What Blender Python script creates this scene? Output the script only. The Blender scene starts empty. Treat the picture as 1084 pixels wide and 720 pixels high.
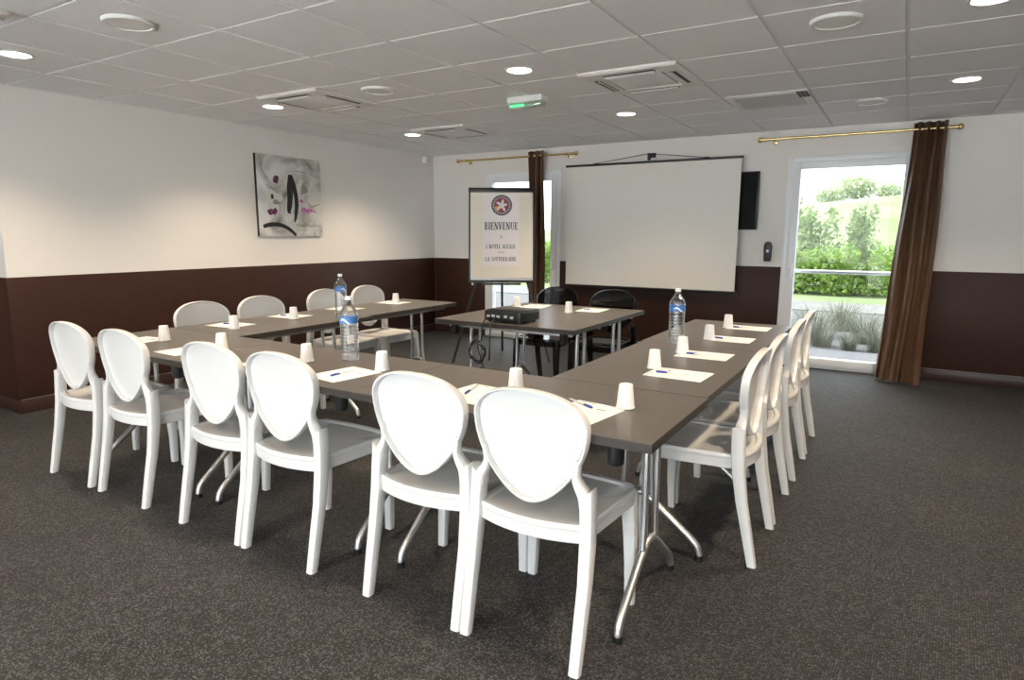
import bpy, bmesh, math, random
from mathutils import Vector, Matrix, Euler
from math import sin, cos, pi, radians, sqrt
random.seed(7)
scene = bpy.context.scene
COL = scene.collection

# ------------------------------------------------------------------ helpers
class MB:
    """collects geometry and links it as one mesh object"""
    def __init__(s): s.v=[]; s.f=[]; s.m=[]; s.mi=0
    def mat(s,i): s.mi=i; return s
    def add(s,vs,fs):
        o=len(s.v); s.v+= [tuple(v) for v in vs]
        for f in fs: s.f.append(tuple(i+o for i in f)); s.m.append(s.mi)
        return s
    def box(s,x0,x1,y0,y1,z0,z1,M=None):
        vs=[Vector(p) for p in ((x0,y0,z0),(x1,y0,z0),(x1,y1,z0),(x0,y1,z0),(x0,y0,z1),(x1,y0,z1),(x1,y1,z1),(x0,y1,z1))]
        if M: vs=[M@v for v in vs]
        return s.add(vs,[(0,3,2,1),(4,5,6,7),(0,1,5,4),(1,2,6,5),(2,3,7,6),(3,0,4,7)])
    def loft(s,rings,caps=True,closed=True,loop=False):
        n=len(rings[0]); vs=[v for r in rings for v in r]; fs=[]
        k=len(rings)
        for a in range(k if loop else k-1):
            b=(a+1)%k
            for i in range(n if closed else n-1):
                j=(i+1)%n
                fs.append((a*n+i,a*n+j,b*n+j,b*n+i))
        if caps and not loop:
            fs.append(tuple(range(n-1,-1,-1))); fs.append(tuple((k-1)*n+i for i in range(n)))
        return s.add(vs,fs)
    def tube(s,pts,r,n=10,sub=0,caps=True):
        pts=[Vector(p) for p in pts]
        if sub: pts=smooth(pts,sub)
        rs=r if isinstance(r,(list,tuple)) else [r]*len(pts)
        rings=[]; up=None
        for i,p in enumerate(pts):
            t=(pts[min(i+1,len(pts)-1)]-pts[max(i-1,0)])
            if t.length<1e-9: t=Vector((0,0,1))
            t.normalize()
            if up is None: up=Vector((0,0,1)) if abs(t.z)<.9 else Vector((1,0,0))
            a=t.cross(up)
            if a.length<1e-6: a=t.orthogonal()
            a.normalize(); b=a.cross(t); up=b
            rings.append([p+(a*cos(q)+b*sin(q))*rs[i] for q in [2*pi*k/n for k in range(n)]])
        return s.loft(rings,caps)
    def lathe(s,prof,c=(0,0,0),n=32,M=None):
        c=Vector(c); rings=[]
        for r,z in prof:
            ring=[Vector((r*cos(2*pi*k/n),r*sin(2*pi*k/n),z)) for k in range(n)]
            if M: ring=[M@v for v in ring]
            rings.append([c+v for v in ring])
        return s.loft(rings,True)
    def prism(s,poly,z0,z1,M=None):
        a=[Vector((x,y,z0)) for x,y in poly]; b=[Vector((x,y,z1)) for x,y in poly]
        if M: a=[M@v for v in a]; b=[M@v for v in b]
        return s.loft([a,b])
    def sphere(s,c,r,n=16,m=10):
        return s.lathe([(r*sin(pi*i/m)+1e-5,-r*cos(pi*i/m)) for i in range(m+1)],c,n)
    def build(s,name,mats,parent=None,bevel=0,seg=2,smooth_angle=35):
        me=bpy.data.meshes.new(name); me.from_pydata(s.v,[],s.f)
        mats=mats if isinstance(mats,(list,tuple)) else [mats]
        for m in mats: me.materials.append(m)
        me.polygons.foreach_set('material_index',s.m)
        bm=bmesh.new(); bm.from_mesh(me)
        bmesh.ops.recalc_face_normals(bm,faces=bm.faces)
        if bevel:
            es=[e for e in bm.edges if len(e.link_faces)==2 and e.calc_face_angle(0)>radians(40)]
            bmesh.ops.bevel(bm,geom=es,offset=bevel,segments=seg,affect='EDGES',profile=.5,clamp_overlap=True)
        bm.to_mesh(me); bm.free()
        if smooth_angle:
            me.shade_smooth(); me.set_sharp_from_angle(angle=radians(smooth_angle))
        o=bpy.data.objects.new(name,me); COL.objects.link(o)
        if parent: o.parent=parent
        return o

def smooth(pts,k):
    out=[]; n=len(pts)
    for i in range(n-1):
        p0=pts[max(i-1,0)];p1=pts[i];p2=pts[i+1];p3=pts[min(i+2,n-1)]
        for j in range(k):
            t=j/k
            out.append(.5*((2*p1)+(p2-p0)*t+(2*p0-5*p1+4*p2-p3)*t*t+(3*p1-p0-3*p2+p3)*t**3))
    out.append(pts[-1]); return out

def empty(name,loc=(0,0,0),rz=0):
    o=bpy.data.objects.new(name,None); COL.objects.link(o); o.location=loc; o.rotation_euler=(0,0,rz); o.empty_display_size=.1
    return o
def tag(o,label,cat,group=None,kind=None):
    o['label']=label; o['category']=cat
    if group: o['group']=group
    if kind: o['kind']=kind
    return o
def struct(o,label=None):
    o['kind']='structure'
    if label: o['label']=label
    return o
def dup(o,loc=None,rz=None,parent=None):
    c=o.copy(); COL.objects.link(c)
    if parent: c.parent=parent
    for ch in list(o.children): dup(ch,parent=c)
    if loc is not None: c.location=loc
    if rz is not None: c.rotation_euler=(0,0,rz)
    return c

# ------------------------------------------------------------------ materials
def mat(name,color,rough=.5,metal=0,spec=.5,noise=None,bump=None,emit=None,coat=0):
    m=bpy.data.materials.new(name); m.use_nodes=True; nt=m.node_tree; b=nt.nodes['Principled BSDF']
    b.inputs['Base Color'].default_value=(*color,1); b.inputs['Roughness'].default_value=rough
    b.inputs['Metallic'].default_value=metal; b.inputs['Specular IOR Level'].default_value=spec
    b.inputs['Coat Weight'].default_value=coat
    tc=nt.nodes.new('ShaderNodeTexCoord')
    if noise:
        sc,amt=noise[:2]; n=nt.nodes.new('ShaderNodeTexNoise'); n.inputs['Scale'].default_value=sc; n.inputs['Detail'].default_value=4
        mp=nt.nodes.new('ShaderNodeMapping'); nt.links.new(tc.outputs['Object'],mp.inputs[0]); nt.links.new(mp.outputs[0],n.inputs['Vector'])
        if len(noise)>2: mp.inputs['Scale'].default_value=noise[2]
        r=nt.nodes.new('ShaderNodeMix'); r.data_type='RGBA'
        r.inputs[6].default_value=(*[c*(1-amt) for c in color],1); r.inputs[7].default_value=(*[min(1,c*(1+amt)) for c in color],1)
        nt.links.new(n.outputs['Fac'],r.inputs[0]); nt.links.new(r.outputs[2],b.inputs['Base Color'])
    if bump:
        sc,st=bump; n=nt.nodes.new('ShaderNodeTexNoise'); n.inputs['Scale'].default_value=sc; n.inputs['Detail'].default_value=3
        nt.links.new(tc.outputs['Object'],n.inputs['Vector'])
        bp=nt.nodes.new('ShaderNodeBump'); bp.inputs['Strength'].default_value=st; bp.inputs['Distance'].default_value=.002
        nt.links.new(n.outputs['Fac'],bp.inputs['Height']); nt.links.new(bp.outputs[0],b.inputs['Normal'])
    if emit:
        b.inputs['Emission Color'].default_value=(*emit[0],1); b.inputs['Emission Strength'].default_value=emit[1]
    return m
def clear(name,tint=(1,1,1),rough=.03,base=.04,gloss=(1,1,1),fres=.6):
    """thin clear sheet: transparent and mirror mixed by fresnel"""
    m=bpy.data.materials.new(name); m.use_nodes=True; nt=m.node_tree; nt.nodes.clear()
    o=nt.nodes.new('ShaderNodeOutputMaterial'); mx=nt.nodes.new('ShaderNodeMixShader')
    t=nt.nodes.new('ShaderNodeBsdfTransparent'); t.inputs[0].default_value=(*tint,1)
    g=nt.nodes.new('ShaderNodeBsdfGlossy'); g.inputs['Roughness'].default_value=rough; g.inputs[0].default_value=(*gloss,1)
    f=nt.nodes.new('ShaderNodeLayerWeight'); f.inputs['Blend'].default_value=.25
    mm=nt.nodes.new('ShaderNodeMath'); mm.operation='MULTIPLY_ADD'; mm.inputs[1].default_value=fres; mm.inputs[2].default_value=base
    nt.links.new(f.outputs['Fresnel'],mm.inputs[0]); nt.links.new(mm.outputs[0],mx.inputs[0])
    nt.links.new(t.outputs[0],mx.inputs[1]); nt.links.new(g.outputs[0],mx.inputs[2]); nt.links.new(mx.outputs[0],o.inputs[0])
    return m

WALL=mat('wall_paint',(.80,.765,.73),.75,spec=.2,noise=(2.5,.02),bump=(180,.06))
CEIL=mat('ceiling_tile',(.86,.845,.86),.85,spec=.15,noise=(60,.03),bump=(260,.12))
TEE=mat('ceiling_tee',(.78,.76,.76),.5)
PANEL=mat('wainscot_panel',(.042,.0165,.0110),.5,spec=.25,noise=(9,.22),bump=(90,.25))
BASEB=mat('baseboard_wood',(.042,.018,.013),.4,noise=(6,.2))
UPVC=mat('white_upvc',(.84,.85,.87),.3)
SCREENW=mat('projection_cloth',(.80,.77,.72),.8,spec=.1)
BLACK=mat('black_plastic',(.012,.012,.013),.4)
BLACKM=mat('black_metal',(.014,.014,.015),.35)
TVB=mat('tv_glass',(.003,.003,.004),.5,spec=.1)
GOLD=mat('brass',(.80,.62,.30),.2,metal=1)
ALU=mat('brushed_aluminium',(.66,.66,.66),.42,metal=1,noise=(30,.08))
CHROME=mat('chrome',(.75,.75,.75),.12,metal=1)
CHAIRW=mat('white_polypropylene',(.71,.70,.685),.2,spec=.5,noise=(4,.01))
CUPW=mat('white_cup_plastic',(.88,.87,.85),.35)
PAPER=mat('paper_white',(.88,.865,.84),.8,spec=.1)
INK=mat('printed_ink',(.12,.12,.14),.8)
PENB=mat('pen_blue',(.04,.07,.38),.3)
PENW=mat('pen_white',(.75,.76,.80),.3)
LEATH=None
TABLE=mat('table_laminate',(.108,.090,.078),.34,spec=.5,noise=(5,.10,(1,14,14)),bump=(220,.05))
TEDGE=mat('table_edge',(.040,.031,.026),.4)
LABELB=mat('label_blue',(.06,.20,.50),.4); LABELW=mat('label_white',(.75,.8,.88),.4)
PET=clear('clear_pet',(.985,.988,.99),.05,base=.10)
WATER=clear('bottled_water',(.985,.988,.99),.03,base=.03)
SMOKE=clear('smoked_polycarbonate',(.27,.27,.28),.06,base=.025,fres=.32)
GLASS=clear('window_glass',(.74,.76,.755),.005,base=.006,fres=.22)
GLASSC=clear('clear_window_glass',(.97,.985,.98),.005,base=.03)
LAMPON=mat('lamp_on',(1,1,1),.5,emit=((1,.95,.86),9))
LAMPRIM=mat('lamp_rim',(.8,.79,.77),.35)
SPKW=mat('speaker_white',(.78,.77,.75),.5)
GREY=mat('grille_grey',(.56,.56,.55),.5)
DARKSLOT=mat('dark_slot',(.03,.03,.03),.6)
ACW=mat('aircon_white',(.74,.71,.69),.4)
GREENL=mat('exit_green_light',(.05,.5,.14),.4,emit=((.10,.85,.26),.75))
GREENP=clear('exit_diffuser',(.80,.86,.82),.2,base=.2)
TAGY=mat('tag_yellow',(.72,.62,.22),.6)

def carpet():
    m=bpy.data.materials.new('woven_carpet'); m.use_nodes=True; nt=m.node_tree; b=nt.nodes['Principled BSDF']
    N=nt.nodes.new; Lk=nt.links.new
    tc=N('ShaderNodeTexCoord')
    mp=N('ShaderNodeMapping'); Lk(tc.outputs['Object'],mp.inputs[0]); mp.inputs['Rotation'].default_value=(0,0,radians(3))
    # loops: stretched voronoi cells in rows
    mp2=N('ShaderNodeMapping'); mp2.inputs['Scale'].default_value=(118,150,1); Lk(mp.outputs[0],mp2.inputs[0])
    vo=N('ShaderNodeTexVoronoi'); vo.voronoi_dimensions='2D'; vo.inputs['Scale'].default_value=1; vo.inputs['Randomness'].default_value=.45
    Lk(mp2.outputs[0],vo.inputs['Vector'])
    hs=N('ShaderNodeSeparateColor'); Lk(vo.outputs['Color'],hs.inputs[0])
    dd=N('ShaderNodeMath'); dd.operation='MULTIPLY_ADD'; dd.inputs[1].default_value=-.75; dd.inputs[2].default_value=.62; Lk(vo.outputs['Distance'],dd.inputs[0])
    hh_=N('ShaderNodeMath'); hh_.operation='MULTIPLY_ADD'; hh_.inputs[1].default_value=.48; Lk(hs.outputs[0],hh_.inputs[0]); Lk(dd.outputs[0],hh_.inputs[2])
    nz=N('ShaderNodeTexNoise'); nz.inputs['Scale'].default_value=1.6; nz.inputs['Detail'].default_value=5; Lk(mp.outputs[0],nz.inputs['Vector'])
    nf=N('ShaderNodeTexNoise'); nf.inputs['Scale'].default_value=14; nf.inputs['Detail'].default_value=3; Lk(mp.outputs[0],nf.inputs['Vector'])
    cr=N('ShaderNodeValToRGB'); e=cr.color_ramp.elements
    e[0].position=.15; e[0].color=(.011,.0102,.0104,1); e[1].position=.95; e[1].color=(.112,.106,.106,1)
    x=cr.color_ramp.elements.new(.62); x.color=(.029,.028,.029,1)
    Lk(hh_.outputs[0],cr.inputs[0])
    mu=N('ShaderNodeMix'); mu.data_type='RGBA'; mu.blend_type='MULTIPLY'; mu.inputs[0].default_value=1
    mr=N('ShaderNodeMapRange'); mr.inputs['From Min'].default_value=.25; mr.inputs['From Max'].default_value=.75; mr.inputs['To Min'].default_value=.72; mr.inputs['To Max'].default_value=1.25
    ad=N('ShaderNodeMath'); ad.operation='ADD'; ad.use_clamp=False
    h1=N('ShaderNodeMath'); h1.operation='MULTIPLY'; h1.inputs[1].default_value=.5; Lk(nz.outputs['Fac'],h1.inputs[0])
    h2=N('ShaderNodeMath'); h2.operation='MULTIPLY'; h2.inputs[1].default_value=.5; Lk(nf.outputs['Fac'],h2.inputs[0])
    Lk(h1.outputs[0],ad.inputs[0]); Lk(h2.outputs[0],ad.inputs[1]); Lk(ad.outputs[0],mr.inputs[0])
    Lk(cr.outputs[0],mu.inputs[6]); Lk(mr.outputs[0],mu.inputs[7]); Lk(mu.outputs[2],b.inputs['Base Color'])
    b.inputs['Roughness'].default_value=.75; b.inputs['Specular IOR Level'].default_value=.35
    inv=N('ShaderNodeMath'); inv.operation='SUBTRACT'; inv.inputs[0].default_value=1; Lk(vo.outputs['Distance'],inv.inputs[1])
    bp=N('ShaderNodeBump'); bp.inputs['Strength'].default_value=.8; bp.inputs['Distance'].default_value=.004; Lk(inv.outputs[0],bp.inputs['Height']); Lk(bp.outputs[0],b.inputs['Normal'])
    return m
CARPET=carpet()
def curtain_mat():
    m=mat('brown_satin',(.115,.060,.033),.45,spec=.35,noise=(3,.15,(1,1,6)),bump=(400,.1))
    b=m.node_tree.nodes['Principled BSDF']; b.inputs['Sheen Weight'].default_value=.3; b.inputs['Sheen Roughness'].default_value=.4; b.inputs['Sheen Tint'].default_value=(.6,.4,.25,1)
    return m
CURT=curtain_mat()

# ------------------------------------------------------------------ room
HC=2.349; HW=1.006; XR=7.6; YB=-9.4; YE=-4.965; XL=-1.8
# ceiling: rows of tiles with recessed joints, one mesh
c=MB()
gx=[.026+.6*i for i in range(-4,13)]; gy=[-4.846+.593*j for j in range(-8,9)]
xs=[XL]+[x for x in gx if XL+.05<x<XR]+[XR]; ys=[YB]+[y for y in gy if YB+.05<y<-.03]+[0]
for i in range(len(xs)-1):
    for j in range(len(ys)-1):
        a=.011; bq=.008
        c.box(xs[i]+a,xs[i+1]-a,ys[j]+bq,ys[j+1]-bq,HC,HC+.012)
c.mat(1).box(XL-.2,XR+.2,YB-.2,.2,HC+.010,HC+.15)
struct(c.build('ceiling',[CEIL,TEE]))
f=MB().box(XL-.2,XR+.2,YB-.2,.2,-.15,0); struct(f.build('floor',CARPET))
D1=(.83,1.925); D2=(4.44,5.57); DT=2.085
def wall_boxes(b,z0,z1,y0,y1,openings,x0,x1,top):
    xs=[x0]; 
    for o in openings: xs+=list(o)
    xs.append(x1)
    for k in range(0,len(xs),2): b.box(xs[k],xs[k+1],y0,y1,z0,z1)
    if top:
        for o in openings: b.box(o[0],o[1],y0,y1,DT,z1)
b=MB(); wall_boxes(b,0,HC,0,.2,[D1,D2],-.2,XR+.2,True); struct(b.build('wall_back',WALL))
struct(MB().box(-.2,0,YE,0,0,HC).build('wall_left',WALL))
struct(MB().box(XL,-.2,YE,YE+.2,0,HC).build('wall_end',WALL))
struct(MB().box(XL-.2,XL,YB,YE,0,HC).build('wall_recess',WALL))
# rear and right walls with window openings added unseen behind the camera for daylight fill
RW=[(1.0,3.0),(3.2,5.2),(5.4,7.4)]
b=MB()
xs=[XL-.2]; [xs.extend(o) for o in RW]; xs.append(XR+.2)
for k in range(0,len(xs),2): b.box(xs[k],xs[k+1],YB-.2,YB,0,HC)
for o in RW: b.box(o[0],o[1],YB-.2,YB,0,.08); b.box(o[0],o[1],YB-.2,YB,2.2,HC)
struct(b.build('wall_rear',WALL))
struct(MB().box(XR,XR+.2,YB,0,0,HC).build('wall_right',WALL))
for k,o in enumerate(RW):
    e=struct(empty('window_%d'%(k+3),((o[0]+o[1])/2,YB-.1,.08)))  # unseen window added for daylight fill
    w=(o[1]-o[0])/2; h=2.2-.08
    fr=MB()
    fr.box(-w,-w+.06,-.04,.04,0,h).box(w-.06,w,-.04,.04,0,h).box(-.03,.03,-.04,.04,.06,h-.06).box(-w+.06,w-.06,-.04,.04,0,.06).box(-w+.06,w-.06,-.04,.04,h-.06,h)
    fr.build('window_frame',UPVC,e)  # frame of the added fill window
    MB().box(-w+.06,w-.06,-.004,.004,.06,h-.06).build('window_pane',GLASSC,e)
# wainscot (dark panel below, thin cap) and baseboards
def wains(name,x0,x1,y0,y1): struct(MB().box(x0,x1,y0,y1,0.105,HW).build(name,PANEL,bevel=.003))
def skirt(name,x0,x1,y0,y1): struct(MB().box(x0,x1,y0,y1,0,.10).build(name,BASEB,bevel=.004))
T=.014; S=.022
wains('trim_1',0,T,YE-T,-T); skirt('baseboard_left',0,S,YE-S,-S)
n=2
for x0,x1 in ((T,D1[0]),(D1[1],D2[0]),(D2[1],XR)):
    wains('trim_%d'%n,x0,x1,-T,0); skirt('baseboard_back' if n==2 else 'baseboard_back_%d'%(n-1),max(x0,.022),x1,-S,0); n+=1
wains('trim_5',XL,-.001,YE-T,YE); skirt('baseboard_end',XL,-.001,YE-S,YE)
wains('trim_6',XL,XL+T,YB,YE-S); wains('trim_7',XR-T,XR,YB,-S)

# ------------------------------------------------------------------ glazed doors
def glazed_door(name,D,handle_left):
    e=struct(empty(name,(D[0],0,0))); W=D[1]-D[0]; H=DT
    fr=MB(); y0,y1=-.012,.075
    fr.box(0,.055,y0,y1,0,H).box(W-.055,W,y0,y1,0,H).box(.055,W-.055,y0,y1,H-.055,H).box(.055,W-.055,y0,y1,0,.035)
    fr.build('door_frame',UPVC,e,bevel=.004)
    sa=MB(); y0,y1=-.028,.05
    a=.048; bb=.128
    sa.box(a,bb,y0,y1,.028,H-.048).box(W-bb,W-a,y0,y1,.028,H-.048).box(bb,W-bb,y0,y1,H-.118,H-.048).box(bb,W-bb,y0,y1,.028,.105)
    sa.build('door_sash',UPVC,e,bevel=.006)
    MB().box(bb-.01,W-bb+.01,.008,.016,.095,H-.108).build('glass_pane',GLASS,e)
    hx=.088 if handle_left else W-.088
    h=MB(); h.box(hx-.016,hx+.016,-.04,-.028,.90,1.04)
    h.tube([(hx,-.036,1.0),(hx,-.075,1.0),(hx+.012,-.082,.995),(hx+.012,-.082,.90)],.011,10,3)
    h.build('door_handle',UPVC,e,bevel=.003)
    return e
glazed_door('door_1',D1,False); glazed_door('door_2',D2,True)
struct(MB().box(D1[0],D1[1],.075,.24,-.02,.02).build('trim_8',UPVC)); struct(MB().box(D2[0],D2[1],.075,.24,-.02,.02).build('trim_9',UPVC))
# guard rail outside the right door
e=tag(empty('guard_rail',(4.3,.30,0)),'grey metal guard rail crossing outside the right glazed door','railing')
MB().tube([(0,0,.953),(1.45,0,.953)],.02,12).build('rail',ALU,e)
for x in (.03,1.42):
    MB().tube([(x,0,.953),(x,0,-.02)],.018,10).build('post',ALU,e)

# ------------------------------------------------------------------ curtains + rods
def rod(x0,x1,z,label):
    e=tag(empty('curtain_rod',(x0,-.10,z)),label,'curtain rod','brass curtain rods')
    L=x1-x0
    MB().tube([(.03,0,0),(L-.03,0,0)],.0125,14).build('pole',GOLD,e)
    for x,s in ((.0,-1),(L,1)):
        fb=MB(); fb.sphere((x,0,0),.027)
        xa=x-s*.03; fb.tube([(x-s*.02,0,0),(x-s*.055,0,0)],[.019,.016],14)
        fb.build('finial',GOLD,e)
    for x in (.13,L-.13):
        br=MB(); br.tube([(x,0.012,-.006),(x,.05,-.015),(x,.098,-.02)],.007,8)
        Mx=Matrix.Translation((x,.094,-.02))@Matrix.Rotation(pi/2,4,'X'); br.lathe([(.022,-.006),(.022,.004),(.012,.008)],n=16,M=Mx)
        br.lathe([(.017,-.012),(.017,.012)],c=(x,0,0),n=14,M=Matrix.Rotation(pi/2,4,'Y'))
        br.build('bracket',GOLD,e)
    return e
rod(.483,2.161,2.25,'brass rod over the left glazed door behind the flip chart')
rod(4.181,5.824,2.256,'brass rod over the right glazed door with the slanting curtain')
def curtain(name,top,bot,folds,label,amp_t,amp_b,zt,zb,ring_z):
    """top/bot: (x0,y0,x1,y1) edges; pleated sheet with thickness"""
    e=tag(empty(name,((bot[0]+bot[2])/2,(bot[1]+bot[3])/2,0)),label,'curtain','brown eyelet curtains')
    o=Vector(e.location)
    nu=folds*14; nv=36; rings=[]
    th=.003
    front=[];back=[]
    for j in range(nv+1):
        v=j/nv
        row=[];rowb=[]
        for i in range(nu+1):
            u=i/nu
            ph=2*pi*folds*u
            w=v**1.15
            x=(top[0]*(1-w)+bot[0]*w)*(1-u)+(top[2]*(1-w)+bot[2]*w)*u
            y=(top[1]*(1-w)+bot[1]*w)*(1-u)+(top[3]*(1-w)+bot[3]*w)*u
            A=amp_t*(1-v)+amp_b*v
            dy=A*sin(ph+.5*sin(3*v+u*5))+.25*A*sin(2.3*ph+4*v)*v
            dx=.25*A*sin(2*ph+1.3)*(.4+v)+.006*sin(9*v+4*u)
            z=zt*(1-v)+zb*v
            if v>.88: dy+= .012*sin(ph*1.5+11*v)*(v-.88)/.12; z+=.006*sin(ph*.7+1)*(v-.88)/.12
            row.append(Vector((x+dx,y+dy,z))-o); rowb.append(Vector((x+dx,y+dy+th,z))-o)
        front.append(row);back.append(rowb)
    m=MB(); n1=nu+1
    vs=[p for r in front for p in r]+[p for r in back for p in r]; off=len(front)*n1; fs=[]
    for j in range(nv):
        for i in range(nu):
            a=j*n1+i; fs.append((a,a+1,a+1+n1,a+n1)); fs.append((off+a,off+a+n1,off+a+1+n1,off+a+1))
    for j in range(nv):
        for i in (0,nu):
            a=j*n1+i; fs.append((a,a+n1,off+a+n1,off+a))
    for j in (0,nv):
        for i in range(nu):
            a=j*n1+i; fs.append((a,a+1,off+a+1,off+a))
    m.add(vs,fs); m.build('cloth',CURT,e,smooth_angle=60)
    for k in range(folds*2):
        u=(k+.5)/(folds*2)*.96+.02; x=top[0]+(top[2]-top[0])*u
        r=MB(); R,r0=.021,.004; rr=[]
        for q in range(16):
            a=2*pi*q/16; cdir=Vector((0,cos(a),sin(a)))
            rr.append([Vector((x-o.x,-.1-o.y,ring_z-o.z))+cdir*(R+r0*cos(t))+Vector((r0*sin(t),0,0)) for t in [2*pi*s/8 for s in range(8)]])
        r.loft(rr,loop=True); r.build('eyelet',GOLD,e)
    return e
curtain('curtain',(5.475,-.10,5.735,-.10),(5.345,-.28,5.70,-.40),4,'brown floor-length curtain swept sideways at the right glazed door',.05,.05,2.315,.012,2.256)
curtain('curtain',(1.515,-.10,1.745,-.10),(1.53,-.12,1.76,-.12),3,'dark brown curtain hanging straight behind the flip chart',.045,.04,2.305,.012,2.25)

# ------------------------------------------------------------------ things on the walls
e=tag(empty('projection_screen',(3.06,-.14,.72)),'white pull-down projection screen hung on the back wall','screen')
sx0,sx1=-1.0,.975; z0,z1=.02,1.375
MB().box(sx0+.012,sx1-.012,-.002,.002,z0,z1).build('screen_cloth',SCREENW,e)
MB().box(sx0-.005,sx1+.005,-.014,.014,z1-.006,z1+.018).build('top_bar',BLACK,e,bevel=.004)
m=MB(); m.tube([(sx0-.02,0,z0-.006),(sx1+.005,0,z0-.006)],.012,12); m.box(sx1-.002,sx1+.012,-.014,.014,z0-.03,z0+.012); m.build('bottom_bar',BLACK,e)
hk=MB(); hx=-.01
hk.box(hx-.012,hx+.012,.02,.14,1.455,1.475).box(hx-.014,hx+.014,-.012,.02,1.40,1.475).box(hx-.03,hx+.03,.13,.14,1.44,1.49)
hk.build('hook',BLACK,e,bevel=.003)
cd=MB(); cd.tube([(hx,0,1.468),(hx-.62,0,1.398)],.0035,6).tube([(hx,0,1.468),(hx+.62,0,1.396)],.0035,6)
cd.box(hx-.645,hx-.59,-.008,.008,1.393,1.401).box(hx+.59,hx+.645,-.008,.008,1.393,1.401); cd.build('cord',BLACK,e)

e=tag(empty('television',(3.70,-.03,1.67)),'flat black television on the wall half behind the projection screen','television')
MB().box(-.49,.49,-.035,-.005,-.292,.292).build('tv_body',BLACK,e,bevel=.006)
MB().box(-.475,.475,-.0365,-.034,-.278,.278).build('tv_screen',TVB,e)
MB().box(-.15,.15,-.006,.03,-.12,.12).build('wall_bracket',BLACK,e)

e=tag(empty('wall_handset',(4.305,-.02,1.06)),'small black handset unit on the wall left of the right glazed door','handset')
pr=[(-.032,0),(.030,0),(.037,.05),(.040,.15),(.030,.185),(.010,.20),(-.012,.20),(-.032,.185),(-.040,.15),(-.036,.05)]
MB().prism(pr,-.018,.018,Matrix.Rotation(pi/2,4,'X')).build('casing',BLACK,e,bevel=.005)
MB().box(-.012,.012,-.022,-.017,.09,.118).build('button',LABELW,e,bevel=.003)

e=tag(empty('motion_detector',(.02,-.2,2.24)),'tiny white detector high in the far left corner','detector')
MB().prism([(-.02,-.032),(.02,-.032),(.04,0),(.02,.032),(-.02,.032)],0,.085).build('casing',SPKW,e,bevel=.004)
MB().box(.036,.042,-.014,.014,.01,.04).build('lens',GREY,e,bevel=.002)

# painting on the left wall
def ribbon(m,pts,w,z,M,cl=6):
    pts=[Vector((p[0],p[1],0)) for p in pts]; pts=smooth(pts,cl) if len(pts)>2 else pts
    ws=w if isinstance(w,(list,tuple)) else [w,w]
    L=[];R=[];n=len(pts)
    for i,p in enumerate(pts):
        t=(pts[min(i+1,n-1)]-pts[max(i-1,0)]).normalized(); q=Vector((-t.y,t.x,0))
        f=i/(n-1)*(len(ws)-1); k=min(int(f),len(ws)-2); wd=ws[k]+(ws[k+1]-ws[k])*(f-k)
        L.append(M@(p+q*wd/2+Vector((0,0,z)))); R.append(M@(p-q*wd/2+Vector((0,0,z))))
    m.add(L+R,[(i,i+1,n+i+1,n+i) for i in range(n-1)])
def disc(m,cx,cy,rx,ry,z,M,n=24,a=0,jit=0):
    vs=[]
    for k in range(n):
        t=2*pi*k/n; j=1+jit*random.uniform(-1,1)
        x,y=rx*cos(t)*j,ry*sin(t)*j
        vs.append(M@Vector((cx+x*cos(a)-y*sin(a),cy+x*sin(a)+y*cos(a),z)))
    m.add(vs,[tuple(range(n))])
def canvas_mat():
    m=bpy.data.materials.new('painted_canvas'); m.use_nodes=True; nt=m.node_tree; b=nt.nodes['Principled BSDF']; N=nt.nodes.new; Lk=nt.links.new
    tc=N('ShaderNodeTexCoord'); nz=N('ShaderNodeTexNoise'); nz.inputs['Scale'].default_value=3.2; nz.inputs['Detail'].default_value=6; nz.inputs['Distortion'].default_value=1.2
    Lk(tc.outputs['Object'],nz.inputs['Vector']); cr=N('ShaderNodeValToRGB'); el=cr.color_ramp.elements
    el[0].position=.30; el[0].color=(.20,.185,.155,1); el[1].position=.68; el[1].color=(.80,.78,.76,1)
    q=el.new(.44); q.color=(.48,.465,.44,1); q=el.new(.54); q.color=(.68,.665,.645,1)
    Lk(nz.outputs['Fac'],cr.inputs[0]); Lk(cr.outputs[0],b.inputs['Base Color']); b.inputs['Roughness'].default_value=.55
    return m
CANV=canvas_mat()
P_BLK=mat('paint_black',(.012,.010,.011),.35); P_DPUR=mat('paint_plum',(.10,.012,.05),.5); P_PINK=mat('paint_pink',(.55,.16,.42),.5); P_WHT=mat('paint_white',(.70,.69,.64),.5); P_GRY=mat('paint_grey',(.30,.29,.27),.5)
e=tag(empty('abstract_painting',(.0,-2.42,1.30)),'square abstract canvas with black brush strokes on the left wall','painting')
MB().box(0.002,.030,-.405,.405,0,.80).build('canvas',[CANV],e,bevel=.002)
MB().box(.001,.029,-.4075,-.4045,0,.80).build('canvas_edge',P_BLK,e)
# painting plane: u to the right (+Y), v up, out (+X)
PM=Matrix(((0,0,1,.0305),(1,0,0,-.405),(0,1,0,0),(0,0,0,1)))
m=MB()
def pv(px,py): return ((px-190)/440*.81,(650-py)/560*.80)
m.mat(3)
disc(m,*pv(270,365),.055,.06,.0002,PM,jit=.2); disc(m,*pv(330,375),.05,.045,.0003,PM,jit=.2)
disc(m,*pv(585,370),.10,.06,.0002,PM,a=.6,jit=.15); disc(m,*pv(470,300),.03,.06,.0002,PM,jit=.2)
disc(m,*pv(380,270),.02,.04,.0004,PM,jit=.2)
m.mat(4)
ribbon(m,[pv(385,200),pv(450,185),pv(540,195),pv(615,225)],[.004,.008,.004],.0004,PM)
ribbon(m,[pv(245,290),pv(300,330),pv(350,360)],[.006,.012,.004],.0004,PM); ribbon(m,[pv(510,460),pv(570,430),pv(625,410)],[.004,.012,.005],.0004,PM)
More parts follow.
